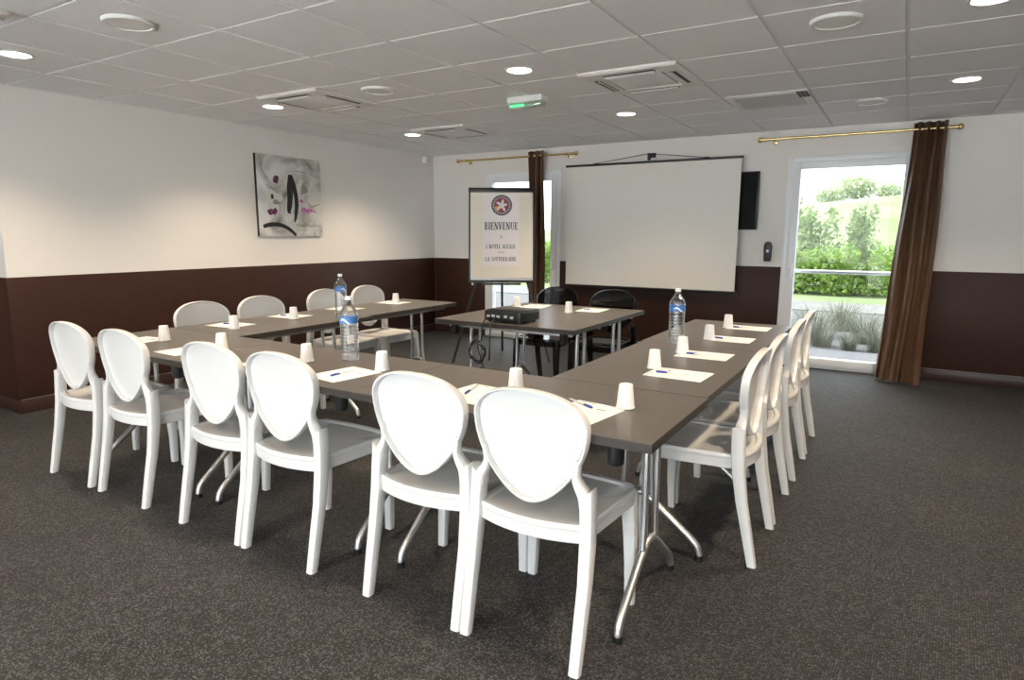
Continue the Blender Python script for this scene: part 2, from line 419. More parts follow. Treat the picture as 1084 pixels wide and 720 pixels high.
disc(m,*pv(310,410),.05,.03,.0001,PM,jit=.2); disc(m,*pv(500,310),.06,.05,.0001,PM,jit=.3)
m.mat(0)
ribbon(m,[pv(412,215),pv(400,300),pv(398,380),pv(390,470),pv(405,480)],[.045,.055,.048,.04,.016],.0008,PM)
ribbon(m,[pv(412,218),pv(435,300),pv(448,400),pv(440,490),pv(428,550)],[.05,.055,.052,.045,.016],.0009,PM)
ribbon(m,[pv(418,230),pv(420,330),pv(408,440),pv(398,478)],[.04,.022,.02,.01],.0010,PM)
ribbon(m,[pv(215,585),pv(260,570),pv(320,570),pv(380,595),pv(435,645)],[.036,.044,.042,.038,.028],.0008,PM)
ribbon(m,[pv(283,360),pv(285,392)],[.035,.03],.0008,PM)
m.mat(1)
disc(m,*pv(312,255),.040,.034,.0007,PM,jit=.25); disc(m,*pv(268,482),.035,.028,.0007,PM,jit=.3); disc(m,*pv(298,478),.03,.03,.0008,PM,jit=.3)
m.mat(2)
for (x,y,r) in ((300,245,.014),(275,478,.012),(305,488,.012),(484,395,.026),(492,455,.030),(520,465,.035),(550,462,.030),(575,470,.018),(480,470,.012)): disc(m,*pv(x,y),r,r*.7,.0011,PM,12,jit=.3)
m.mat(0)
x=440
for k in range(9):   # illegible scribble of a signature
    ribbon(m,[pv(x,580+4*(k%2)),pv(x+8,555+6*(k%3)),pv(x+14,585),pv(x+19,570)],[.003,.004,.002],.0008,PM,4); x+=19
for k in range(3): ribbon(m,[pv(455+k*25,612),pv(470+k*25,605)],[.003,.003],.0008,PM,4)
m.build('brush_strokes',[P_BLK,P_DPUR,P_PINK,P_WHT,P_GRY],e,smooth_angle=0)

# ------------------------------------------------------------------ ceiling fittings
def ceiling_ring(prof,n=32): return prof
dl_label={(1.0,-5.17):'round downlight at the left edge, nearest over the left wall',(1.0,-3.37):'round downlight beside the left ceiling air conditioner',(1.0,-1.62):'round downlight nearest the far left corner',
 (3.33,-3.37):'round downlight in mid ceiling just before the exit sign',(3.36,-1.62):'round downlight behind the central ceiling air conditioner',(5.76,-1.66):'round downlight in front of the slanting curtain',(5.74,-3.40):'round downlight cut by the top edge at right'}
def make_dl():
    e=empty('downlight')
    MB().lathe([(.094,0),(.094,-.003),(.088,-.007),(.080,-.007),(.074,-.002),(.074,0)],n=40).build('trim_ring',LAMPRIM,e)
    MB().lathe([(.0755,0),(.0755,-.002)],n=36).build('lamp_diffuser',LAMPON,e)
    return e
dl0=make_dl(); first=True
LIGHTS=[]
for (x,y),lb in list(dl_label.items()):
    o=dl0 if first else dup(dl0); first=False
    o.location=(x,y,HC); tag(o,lb,'ceiling light','recessed ceiling downlights'); LIGHTS.append((x,y))
for x in (1.0,3.33,5.76):
    for y in (-5.17,-6.95,-8.7):
        if (x,y)==(1.0,-5.17): continue
        o=dup(dl0); o.location=(x,y,HC); tag(o,'round downlight in the ceiling behind the camera','ceiling light','recessed ceiling downlights'); LIGHTS.append((x,y))
SPOT=48
for x,y in LIGHTS:
    l=bpy.data.lights.new('downlight_beam','SPOT'); l.energy=SPOT; l.color=(1,.80,.56); l.spot_size=radians(128); l.spot_blend=.75; l.shadow_soft_size=.07
    o=bpy.data.objects.new('downlight_beam',l); COL.objects.link(o); o.location=(x,y,HC-.03)

def make_spk():
    e=empty('ceiling_speaker')
    MB().lathe([(.118,0),(.118,-.008),(.112,-.016),(.102,-.016),(.100,-.010),(.100,0)],n=44).build('rim',SPKW,e)
    MB().lathe([(.1005,-.004),(.1005,-.011),(.06,-.015),(.001,-.016)],n=40).build('grille_mesh',ACW,e)
    return e
sp0=make_spk()
for k,(x,y,lb) in enumerate(((2.16,-5.15,'round white ceiling speaker near the top left of the picture'),(5.13,-3.42,'round white ceiling speaker near the top right of the picture'),(2.17,-3.40,'round white ceiling speaker beside the left ceiling air conditioner'),(5.18,-1.17,'round white ceiling speaker nearest the back wall by the right curtain'))):
    o=sp0 if k==0 else dup(sp0); o.location=(x,y,HC); tag(o,lb,'speaker','round ceiling speakers')
e=tag(empty('smoke_detector',(1.79,-5.56,HC)),'round white detector on the ceiling at the top left corner','detector')
MB().lathe([(.06,0),(.06,-.012),(.052,-.022),(.0,-.024)],n=32).build('base',SPKW,e)
MB().lathe([(.034,-.02),(.034,-.036),(.028,-.044),(.0,-.046)],n=28).build('sensor_cap',SPKW,e)

def make_ac():
    e=empty('ceiling_air_conditioner'); a=.322
    fr=MB()
    # frame ring with bevelled lip
    def sq(r,z): return [Vector((r,r,z)),Vector((-r,r,z)),Vector((-r,-r,z)),Vector((r,-r,z))]
    fr.loft([sq(a,0),sq(a,-.012),sq(a-.012,-.022),sq(.205,-.026),sq(.195,-.018),sq(.195,0)],caps=False)
    fr.build('frame',ACW,e,smooth_angle=20)
    g=MB(); g.box(-.196,.196,-.196,.196,-.010,0); g.box(-.185,.185,-.185,.185,-.022,-.010)
    g.build('centre_panel',mat('aircon_panel',(.78,.76,.77),.35) if 'aircon_panel' not in bpy.data.materials else bpy.data.materials['aircon_panel'],e,bevel=.004)
    for k in range(4):
        R=Matrix.Rotation(k*pi/2,4,'Z'); s=MB()
        s.box(-.17,.17,.232,.272,-.0265,-.020,R); s.build('air_slot',DARKSLOT,e)
        fl=MB(); fl.box(-.165,.165,-.011,.011,-.003,.003,R@Matrix.Translation((0,.240,-.030))@Matrix.Rotation(radians(28),4,'X')); fl.build('louvre',ACW,e)
    return e
ac0=make_ac()
for k,(x,y,lb) in enumerate(((3.926,-2.775,'square ceiling air conditioner in mid ceiling above the screen'),(1.526,-3.365,'square ceiling air conditioner above the left table row'),(1.526,-1.585,'square ceiling air conditioner near the far left corner'))):
    o=ac0 if k==0 else dup(ac0); o.location=(x,y,HC); tag(o,lb,'air conditioner','ceiling cassette air conditioners')
e=tag(empty('ceiling_vent',(4.526,-1.585,HC)),'grey rectangular vent panel in the ceiling before the back wall','vent')
MB().box(-.29,.29,-.285,.285,-.006,0).build('panel',ACW,e,bevel=.002)
MB().box(-.235,.225,-.235,.235,-.009,-.006).build('filter_sheet',GREY,e)
g=MB()
for i in range(4):
    for j in range(3): g.box(.212+j*.026,.232+j*.026,-.27+i*.055,-.228+i*.055,-.0105,-.006)
g.build('air_holes',DARKSLOT,e)

e=tag(empty('exit_sign',(2.97,-2.64,HC)),'small emergency sign glowing green under the mid ceiling','exit sign')
MB().box(-.15,.15,-.055,.055,-.042,0).build('housing',SPKW,e,bevel=.006)
MB().box(-.138,.138,-.046,.046,-.075,-.040).build('diffuser',GREENP,e,bevel=.006)
MB().box(-.132,-.005,-.0465,-.036,-.0735,-.055).build('lamp_strip',GREENL,e,bevel=.003)

# ------------------------------------------------------------------ chairs
def chair_y(z): return -.180-.095*(z-.49)
def make_chair(name,M_):
    e=empty(name)
    def rsec(c,wx,wy,n=3,ax=None):
        # rounded rectangle in XY around c
        r=min(wx,wy)*.28; out=[]
        for sx,sy,a0 in ((1,1,0),(-1,1,pi/2),(-1,-1,pi),(1,-1,1.5*pi)):
            for k in range(n):
                a=a0+pi/2*k/(n-1); out.append(Vector((c[0]+sx*(wx/2-r)+r*cos(a),c[1]+sy*(wy/2-r)+r*sin(a),c[2])))
        return out
    # seat outline (plan)
    def seat_outline(k=1.0,z=.45):
        pts=[]
        fw,rw,fy,ry,cr=.2215,.196,.228,-.178,.045
        def lerp(a,b,t): return a+(b-a)*t
        # front edge (slightly bowed), corners, sides, rear bulge
        N=10
        for i in range(N+1):
            t=i/N; x=lerp(-fw+cr,fw-cr,t); pts.append((x,fy+.012*(1-(2*t-1)**2)))
        for i in range(1,4):
            a=pi/2*(1-i/4); pts.append((fw-cr+cr*cos(a),fy-cr+cr*sin(a)))
        for i in range(7):
            t=i/6; pts.append((lerp(fw,rw,t),lerp(fy-cr,ry,t)))
        for i in range(1,N):
            t=i/N; x=lerp(rw,-rw,t); pts.append((x,ry-.042*(1-(2*t-1)**2)))
        for i in range(7):
            t=i/6; pts.append((-lerp(rw,fw,t),lerp(ry,fy-cr,t)))
        for i in range(1,4):
            a=pi/2*i/4; pts.append((-(fw-cr)-cr*cos(a),fy-cr+cr*sin(a)))
        return [Vector((x*k,(y-.01)*k+.01,z+(.012 if False else 0))) for x,y in pts]
    s=MB(); s.loft([seat_outline(.985,.428),seat_outline(1.0,.434),seat_outline(1.0,.446),seat_outline(.985,.452),seat_outline(.90,.452),seat_outline(.875,.444),seat_outline(.55,.441),seat_outline(.1,.440)])
    s.build('seat',M_,e,smooth_angle=50)
    ap=MB(); ap.loft([seat_outline(.925,.43),seat_outline(.925,.392),seat_outline(.955,.388),seat_outline(.985,.392),seat_outline(.99,.43)],caps=False)
    ap.build('seat_rail',M_,e,smooth_angle=40)
    # back: inverted egg
    zc,top,low,hw=.752,.112,.262,.203
    def outline(k,t):
        c_,s_=cos(t),sin(t)
        if s_>=0: x=hw*(abs(c_)**.90)*(1 if c_>=0 else -1); z=zc+top*s_**.94
        else: x=hw*c_*(1-.22*s_*s_); z=zc+low*s_
        x*=k; z=zc-.03+(z-zc+.03)*k
        return x,z
    def P(k,t,dy):
        x,z=outline(k,t); return Vector((x,chair_y(z)+dy+.55*x*x,z))
    n=56; ts=[2*pi*i/n for i in range(n)]
    pa=MB(); ks=[.95,.86,.7,.45,.2,.02]
    fr=[[P(k,t,.012+.016*(1-k*k)) for t in ts] for k in ks]; bk=[[P(k,t,.004+.016*(1-k*k)) for t in ts] for k in ks]
    pa.loft(list(reversed(bk))+fr); pa.build('backrest',M_,e,smooth_angle=50)
    ri=MB(); rings=[]
    for t in ts:
        sec=[(1.0,.014),(1.0,-.008),(.990,-.013),(.955,-.013),(.932,-.002),(.932,.014),(.955,.020),(.988,.020)]
        rings.append([P(k,t,dy) for k,dy in sec])
    ri.loft(rings,loop=True); ri.build('back_frame',M_,e,smooth_angle=38)
    for sd in (-1,1):
        # rear leg with the bracket up to the back
        path=[((.203,-.248,0),.037,.036),((.204,-.224,.12),.040,.041),((.205,-.193,.27),.042,.046),((.203,-.174,.40),.045,.052),((.200,-.168,.49),.046,.054),((.197,-.166,.535),.047,.054)]
        rings=[rsec((sd*c_[0],c_[1],c_[2]),wx,wy) for c_,wx,wy in path]
        # bevelled shoulder then bracket towards the rim
        rings.append([Vector((v.x-sd*.002,v.y,v.z+.020+ .018*((v.x-sd*.197)/(.047/2))*sd)) for v in rings[-1]])
        br=[((.180,-.170,.560),.030,.050,.5),((.158,-.176,.585),.024,.046,.75),((.146,-.184,.615),.021,.042,1.1),((.146,-.192,.655),.018,.038,1.5)]
        l=MB(); l.loft(rings)
        b2=[]
        pts=[Vector((sd*.197,-.167,.515)),Vector((sd*.187,-.168,.545)),Vector((sd*.170,-.170,.572)),Vector((sd*.160,-.173,.604)),Vector((sd*.171,-.177,.655))]
        pts=smooth(pts,3)
        for i,p in enumerate(pts):
            t=(pts[min(i+1,len(pts)-1)]-pts[max(i-1,0)]).normalized(); yv=Vector((0,1,0)); nx=t.cross(yv).normalized(); yv=nx.cross(t)
            f=i/(len(pts)-1); w=.046*(1-f)+.015*f; d=.052*(1-f)+.026*f
            b2.append([p+nx*w/2*a+yv*d/2*b_ for a,b_ in ((1,.7),(.7,1),(-.7,1),(-1,.7),(-1,-.7),(-.7,-1),(.7,-1),(1,-.7))])
        l.loft(b2); l.build('leg',M_,e,smooth_angle=40)
        path=[((.193,.199,.436),.056,.056),((.194,.206,.36),.054,.053),((.197,.213,.27),.049,.047),((.200,.215,.15),.042,.039),((.203,.210,0),.036,.033)]
        l=MB(); l.loft([rsec((sd*c_[0],c_[1],c_[2]),wx,wy) for c_,wx,wy in path]); l.build('leg',M_,e,smooth_angle=40)
    return e
ch0=make_chair('oval_back_chair',CHAIRW)
CH=[]
front=[(1.725,'white oval-back chair leftmost in the near row, by the left wall'),(2.235,'white oval-back chair second from left in the near row'),(2.950,'white oval-back chair third from left in the near row'),(3.402,'white oval-back chair fourth from left in the near row'),(4.111,'white oval-back chair fifth from left in the near row, left of the frontmost one'),(4.557,'frontmost white oval-back chair at the near right table corner')]
for x,lb in front: CH.append((x,-5.184,0,lb,'white chairs along the near side'))
left=[(1.585,-4.39,'white chair on the left side, nearest the near row'),(1.575,-3.90,'white chair on the left side, second from the near row'),(1.53,-3.22,'white chair on the left side, half behind the far water bottle'),(1.53,-2.72,'white chair on the left side, farthest from the near row')]
for x,y,lb in left: CH.append((x,y,-pi/2,lb,'white chairs along the left side'))
right=[(4.840,-4.265,'white chair on the right side, nearest the camera'),(4.838,-3.80,'white chair on the right side, second from the camera'),(4.840,-3.17,'white chair on the right side, third from the camera'),(4.835,-2.66,'white chair on the right side, nearest the glazed door')]
for x,y,lb in right: CH.append((x,y,pi/2,lb,'white chairs along the right side'))
for k,(x,y,rz,lb,g) in enumerate(CH):
    o=ch0 if k==0 else dup(ch0)
    o.location=(x,y,0); o.rotation_euler=(0,0,rz); tag(o,lb,'chair',g)
bk0=make_chair('smoked_clear_chair',SMOKE)
for k,(x,lb) in enumerate(((2.88,'transparent black chair behind the projector table, left one'),(3.41,'transparent black chair behind the projector table, right one under the screen'))):
    o=bk0 if k==0 else dup(bk0); o.location=(x,-2.10,0); o.rotation_euler=(0,0,pi); tag(o,lb,'chair','transparent black chairs')

# ------------------------------------------------------------------ tables
TH=.74
def table(x0,x1,y0,y1,axis,label,group,ends,legoff=0.0,tagged=False):
    g=.0012
    cx,cy=(x0+x1)/2,(y0+y1)/2
    e=tag(empty('folding_table',(cx,cy,0)),label,'table',group)
    hx,hy=(x1-x0)/2-g,(y1-y0)/2-g
    t=MB(); t.mat(0).box(-hx,hx,-hy,hy,TH-.003,TH); t.mat(1).box(-hx,hx,-hy,hy,TH-.030,TH-.003)
    t.build('tabletop',[TABLE,TEDGE],e)
    if axis=='x': M0=Matrix.Identity(4); L,D=hx,hy
    else: M0=Matrix.Rotation(pi/2,4,'Z'); L,D=hy,hx
    fm=MB()
    for s in (-1,1): fm.box(-L+.06,L-.06,s*(D-.10)-.012,s*(D-.10)+.012,TH-.060,TH-.030,M0)
    fm.build('under_frame',ALU,e,bevel=.003)
    for s,off in zip((-1,1),ends):
        px=s*L-s*off   # local position along the length
        def W(a,z): return M0@Vector((px,a,z))
        lg=MB()
        for q in (-1,1):
            a=legoff+q*.058
            lg.tube([W(a+q*.010,.235),W(a,.36),W(a,.60),W(a-q*.012+0,.70),W(a-q*.014,TH-.032)],.0125,10,3)
        lg.box(px-.02,px+.02,-.20+legoff,.20+legoff,TH-.042,TH-.030,M0)
        lg=lg.build('leg',ALU,e)
        ft=MB(); ft.tube([W(legoff-.275,.012),W(legoff-.272,.035),W(legoff-.252,.072),W(legoff-.15,.155),W(legoff-.05,.230),W(legoff,.244),W(legoff+.05,.230),W(legoff+.15,.155),W(legoff+.252,.072),W(legoff+.272,.035),W(legoff+.275,.012)],.0150,12,5)
        ft.build('foot',ALU,lg)
        for q in (-1,1):
            MB().tube([W(legoff+q*.2755,0.0),W(legoff+q*.2755,.022)],.0175,12).build('foot_cap',BLACK,lg)
        kb=MB(); kb.lathe([(.022,-.075),(.026,-.068),(.026,0)],c=M0@Vector((px-s*.0,-(D-.065) if axis=='x' else (D-.065),TH-.030)),n=18)
        kb.build('lock_knob',BLACK,e)
    if tagged: MB().box(-.20,-.175,-D+.02,-D+.022,TH-.115,TH-.030).build('paper_tag',TAGY,e)
    return e
FY0,FY1=-5.345,-4.729
gF='folding tables of the near row'
table(1.60,2.615,FY0,FY1,'x','dark folding table at the left end of the near row',gF,(.06,.07),.09)
table(2.615,3.765,FY0,FY1,'x','dark folding table in the middle of the near row',gF,(.09,.115),.09,True)
table(3.765,4.945,FY0,FY1,'x','dark folding table at the right end of the near row, nearest the camera',gF,(.11,.133),.10)
gR='folding tables of the right row'
table(4.295,4.938,-4.726,-3.63,'y','dark folding table of the right row, joining the near row',gR,(.195,.12))
table(4.285,4.925,-3.63,-2.54,'y','dark folding table of the right row, by the glazed door',gR,(.12,.12))
gL='folding tables of the left row'
table(1.603,2.262,-4.726,-3.63,'y','dark folding table of the left row, joining the near row',gL,(.20,.12))
table(1.603,2.215,-3.63,-2.53,'y','dark folding table of the left row, farthest from the camera',gL,(.12,.18))
gC='folding tables under the projector'
table(2.715,3.805,-3.490,-2.845,'x','dark folding table carrying the projector, front one of two',gC,(.13,.105))
table(2.725,3.80,-2.845,-2.215,'x','dark folding table behind the projector, before the black chairs',gC,(.13,.105))

# ------------------------------------------------------------------ table ware
Zt=TH
def make_cup():
    e=empty('plastic_cup')
    c=MB()
    c.lathe([(.0315,0),(.0325,.002),(.0325,.006),(.0305,.008),(.0265,.050),(.0235,.080),(.0225,.083),(.017,.083),(.017,.0815),(.0005,.0815)],n=32)
    c.build('cup_body',CUPW,e)
    return e
cup0=make_cup()
# (sheet centre, rotation deg, width, depth, cup, pen position/angle, description)
sets=[
 ((1.93,-5.125),4,(2.052,-5.045),(1.95,-5.11,70),'before the leftmost chair of the near row'),
 ((2.435,-5.15),-2,(2.56,-5.045),None,'before the second chair of the near row'),
 ((3.06,-5.13),-3,(3.179,-5.036),None,'before the third chair of the near row'),
 ((3.523,-5.140),-8,(3.604,-4.993),(3.515,-5.135,88),'before the fourth chair of the near row'),
 ((4.183,-5.125),-5,(4.285,-4.995),(4.145,-5.09,105),'before the fifth chair of the near row'),
 ((4.635,-5.140),-8,(4.736,-5.017),(4.585,-5.055,150),'before the frontmost chair of the near row'),
 ((1.80,-4.455),95,(1.971,-4.551),(1.80,-4.44,15),'before the nearest chair of the left side'),
 ((1.76,-3.945),95,(1.922,-4.047),(1.76,-3.95,20),'before the second chair of the left side'),
 ((1.755,-3.40),95,None,None,'beside the far water bottle on the left side'),
 ((1.765,-2.85),95,(1.813,-2.868),None,'before the farthest chair of the left side'),
 ((4.730,-4.388),88,(4.600,-4.322),(4.705,-4.395,8),'before the nearest chair of the right side'),
 ((4.708,-3.888),90,(4.596,-3.885),(4.68,-3.89,10),'before the second chair of the right side'),
 ((4.700,-3.315),90,(4.600,-3.385),(4.685,-3.33,-8),'before the third chair of the right side'),
 ((4.700,-2.790),90,(4.581,-2.844),(4.665,-2.81,5),'before the chair by the glazed door'),
 ((2.94,-2.43),8,(2.82,-2.53),None,'behind the projector, left one'),
 ((3.45,-2.43),4,(3.363,-2.672),(3.45,-2.42,20),'right of the projector near the screen'),
]
def make_sheet():
    m=MB(); w,d=.098,.124
    m.mat(0).box(-w,w,-d,d,0,.0012)
    m.mat(1)
    for x0,x1,y in ((-.085,-.055,.112),(-.050,-.02,.112)): m.box(x0,x1,y-.002,y+.002,.0012,.0014)
    for k in range(3): m.box(.02+k*.012,.029+k*.012,.052,.060,.0012,.0014)
    return m.build('paper_sheet',[PAPER,INK],smooth_angle=0)
def make_pen():
    e=empty('ballpoint_pen'); R=Matrix.Rotation(pi/2,4,'Y')
    MB().lathe([(.001,-.072),(.003,-.060),(.0032,.028)],n=12,M=R).build('barrel',PENW,e)
    cp=MB(); cp.lathe([(.0040,.022),(.0040,.066),(.003,.070)],n=12,M=R); cp.box(.03,.066,-.001,.001,.0038,.0054); cp.build('cap',PENB,e)
    return e
sh0=make_sheet(); pn0=make_pen(); nf=nc=np_=0
for (c_,rz,cup,pen,w) in sets:
    o=sh0 if nf==0 else dup(sh0); nf+=1
    o.location=(c_[0],c_[1],Zt); o.rotation_euler=(0,0,radians(rz)); tag(o,'white sheet of note paper '+w,'paper','note sheets on the tables')
    if cup:
        o=cup0 if nc==0 else dup(cup0); nc+=1
        on=False
        # does the cup stand on the sheet?
        dx,dy=cup[0]-c_[0],cup[1]-c_[1]; a=-radians(rz); lx,ly=dx*cos(a)-dy*sin(a),dx*sin(a)+dy*cos(a)
        on=abs(lx)<.098+.032 and abs(ly)<.124+.032
        o.location=(cup[0],cup[1],Zt+(.0015 if on else 0)); tag(o,'upturned white plastic cup on the table '+w,'cup','upturned white plastic cups')
    if pen:
        o=pn0 if np_==0 else dup(pn0); np_+=1
        o.location=(pen[0],pen[1],Zt+.0054); o.rotation_euler=(0,0,radians(pen[2]+180)); tag(o,'blue-capped pen on the note sheet '+w,'pen','pens on the note sheets')

def make_bottle():
    e=empty('water_bottle')
    R=.0425
    prof=[(.001,.004),(.030,.002),(.038,.0),(R,.010),(R,.030)]
    z=.035
    while z<.165:
        prof+=[(R,z),(R-.0022,z+.004),(R-.0022,z+.006),(R,z+.010)]; z+=.0165
    prof+=[(R,.170),(R,.174),(R-.001,.176),(R-.001,.212),(R,.214),(R,.222),(R-.004,.232),(R-.012,.247),(R-.022,.261),(.0155,.270),(.0140,.274),(.0140,.281),(.0165,.283),(.0165,.285),(.0135,.286)]
    MB().lathe(prof,n=40).build('bottle_body',PET,e)
    MB().lathe([(.001,.007),(.034,.006),(R-.0035,.012),(R-.0045,.222),(R-.010,.236),(.022,.252),(.001,.252)],n=32).build('water',WATER,e)
    lb=MB(); n=40
    ring=lambda r,z:[Vector((r*cos(2*pi*k/n),r*sin(2*pi*k/n),z)) for k in range(n)]
    lb.loft([ring(R-.0005,.178),ring(R+.0004,.178),ring(R+.0004,.210),ring(R-.0005,.210)],caps=False)
    # white waves on the blue band
    lb.mat(1)
    for a0 in (0.2,2.3,4.4):
        pts=[]
        k=9; up=[];dn=[]
        for i in range(k+1):
            t=i/k; a=a0+t*1.3; zc_=.188+.010*sin(pi*t*1.6); h=.0045*sin(pi*t)+.0006
            r=R+.0010
            up.append(Vector((r*cos(a),r*sin(a),zc_+h))); dn.append(Vector((r*cos(a),r*sin(a),zc_-h)))
        lb.add(up+dn,[(i,i+1,k+2+i,k+1+i) for i in range(k)])
    lb.build('label_band',[LABELB,LABELW],e)
    MB().lathe([(.0152,.285),(.0158,.287),(.0158,.298),(.0140,.3005),(.001,.301)],n=28).build('cap',CUPW,e)
    return e
bt=make_bottle()
for k,(x,y,lb) in enumerate(((3.32,-4.90,'clear water bottle on the near table row, nearest the camera'),(2.044,-3.72,'clear water bottle on the left table row'),(4.475,-3.60,'clear water bottle on the right table row'))):
    o=bt if k==0 else dup(bt); o.location=(x,y,Zt); o.rotation_euler=(0,0,k*1.1); tag(o,lb,'bottle','plastic water bottles')

# projector
e=tag(empty('projector',(3.255,-3.325,Zt),radians(-3)),'black video projector on the centre table','projector')
b=MB(); b.prism([(-.152,-.11),(-.14,-.122),(.14,-.122),(.152,-.11),(.152,.11),(.14,.122),(-.14,.122),(-.152,.11)],.012,.080); b.build('body',BLACK,e,bevel=.008)
m=MB(); m.prism([(-.14,-.10),(.14,-.10),(.14,.11),(-.14,.11)],.080,.086); m.build('lid',BLACKM,e,bevel=.003)
m=MB(); 
for k in range(10): m.box(.145,.1535,-.09+k*.018,-.082+k*.018,.025,.066)
m.build('side_vents',DARKSLOT,e)
m=MB(); 
for k,x in enumerate((-.11,-.07,-.03,.03,.08)): m.box(x-.013,x+.013,-.1232,-.1215,.034+.004*(k%2),.050+.004*(k%2))
m.build('ports',GREY,e)
m=MB(); m.lathe([(.036,0),(.036,.020),(.030,.024),(.026,.012),(.001,.010)],c=(.075,.120,.047),n=28,M=Matrix.Rotation(-pi/2,4,'X')); m.build('lens',CHROME,e)
for x in (-.12,.12):
    for y in (-.09,.09): MB().lathe([(.012,0),(.012,.013)],c=(x,y,0),n=14).build('foot',BLACK,e)
# cables hanging in front of the table
CY=-3.545
e=tag(empty('cable_coil',(3.14,CY,.30)),'coiled black cables hanging from the projector to the floor','cable')
o=Vector(e.location); c1=MB()
pts=[(3.16,-3.45,.775),(3.155,-3.50,.772),(3.15,-3.535,.72),(3.15,CY,.63)]
for k in range(46):
    a=pi/2+k*2*pi/15; r=.062+.004*sin(k*1.7); pts.append((3.125+r*cos(a)*1.0,CY-.012+.008*sin(k*2.3),.565+r*sin(a)*1.05-.0006*k))
pts+= [(3.15,CY,.49),(3.165,CY,.46)]
for k in range(30):
    a=pi/2+k*2*pi/14; r=.052+.004*sin(k*2.1); pts.append((3.165+r*cos(a),CY-.01+.008*sin(k*1.9),.412+r*.62*sin(a)))
pts+=[(3.185,CY,.35),(3.19,CY,.20),(3.19,CY+.01,.03),(3.22,CY+.06,.006),(3.30,CY+.16,.006)]
c1.tube([Vector(p)-o for p in pts],.0045,6,2); c1.build('power_cable',BLACK,e)
c2=MB(); c2.tube([Vector(p)-o for p in [(3.215,-3.45,.775),(3.215,-3.50,.765),(3.215,-3.535,.70),(3.215,CY,.56),(3.213,CY,.50)]],.005,8,4); c2.build('video_cable',BLACK,e)
c3=MB(); c3.box(-.035,.045,-.012,.016,.078,.096); c3.build('cable_tie',mat('cable_buff',(.35,.27,.18),.5),e,bevel=.004)

# ------------------------------------------------------------------ flip chart
# board plane parallel to a tilted easel: origin at bottom centre
yaw=radians(31.2); lean=radians(9.3)
FX=Vector((cos(yaw),sin(yaw),0)); FN=Vector((sin(yaw),-cos(yaw),0))
e=tag(empty('flip_chart',(1.935,-1.36,0),yaw),'flip chart easel with a printed welcome poster before the left glazed door','flip chart')
BM_=Matrix.Translation((0,0,.845))@Matrix.Rotation(-lean,4,'X')   # local: x right, z up the board, -y toward viewer
PADW=mat('pad_paper',(.84,.77,.66),.8,spec=.1,noise=(2,.05,(.3,1,9)))
POST=mat('poster_paper',(.88,.81,.80),.7,spec=.2)
hw,hh=.335,.955
MB().box(-hw,hw,-.008,.012,0,hh,BM_).build('board',UPVC,e,bevel=.003)
m=MB(); m.box(-hw-.008,-hw+.010,-.016,.014,0,hh,BM_).box(hw-.010,hw+.008,-.016,.014,0,hh,BM_).box(-hw-.008,hw+.008,-.016,.014,-.016,.008,BM_); m.build('board_edge',BLACKM,e,bevel=.003)
m=MB(); m.box(-hw-.012,hw+.012,-.034,.016,hh-.035,hh+.012,BM_); m.build('clamp_bar',BLACKM,e,bevel=.008)
MB().box(-hw+.018,hw-.018,-.018,-.008,.028,hh-.036,BM_).build('paper_pad',PADW,e)
pst=MB().box(-.195,.185,-.0195,-.018,.155,hh-.052,BM_).build('poster',POST,e)
PMX=BM_@Matrix(((1,0,0,0),(0,0,-1,-.0197),(0,1,0,0),(0,0,0,1)))
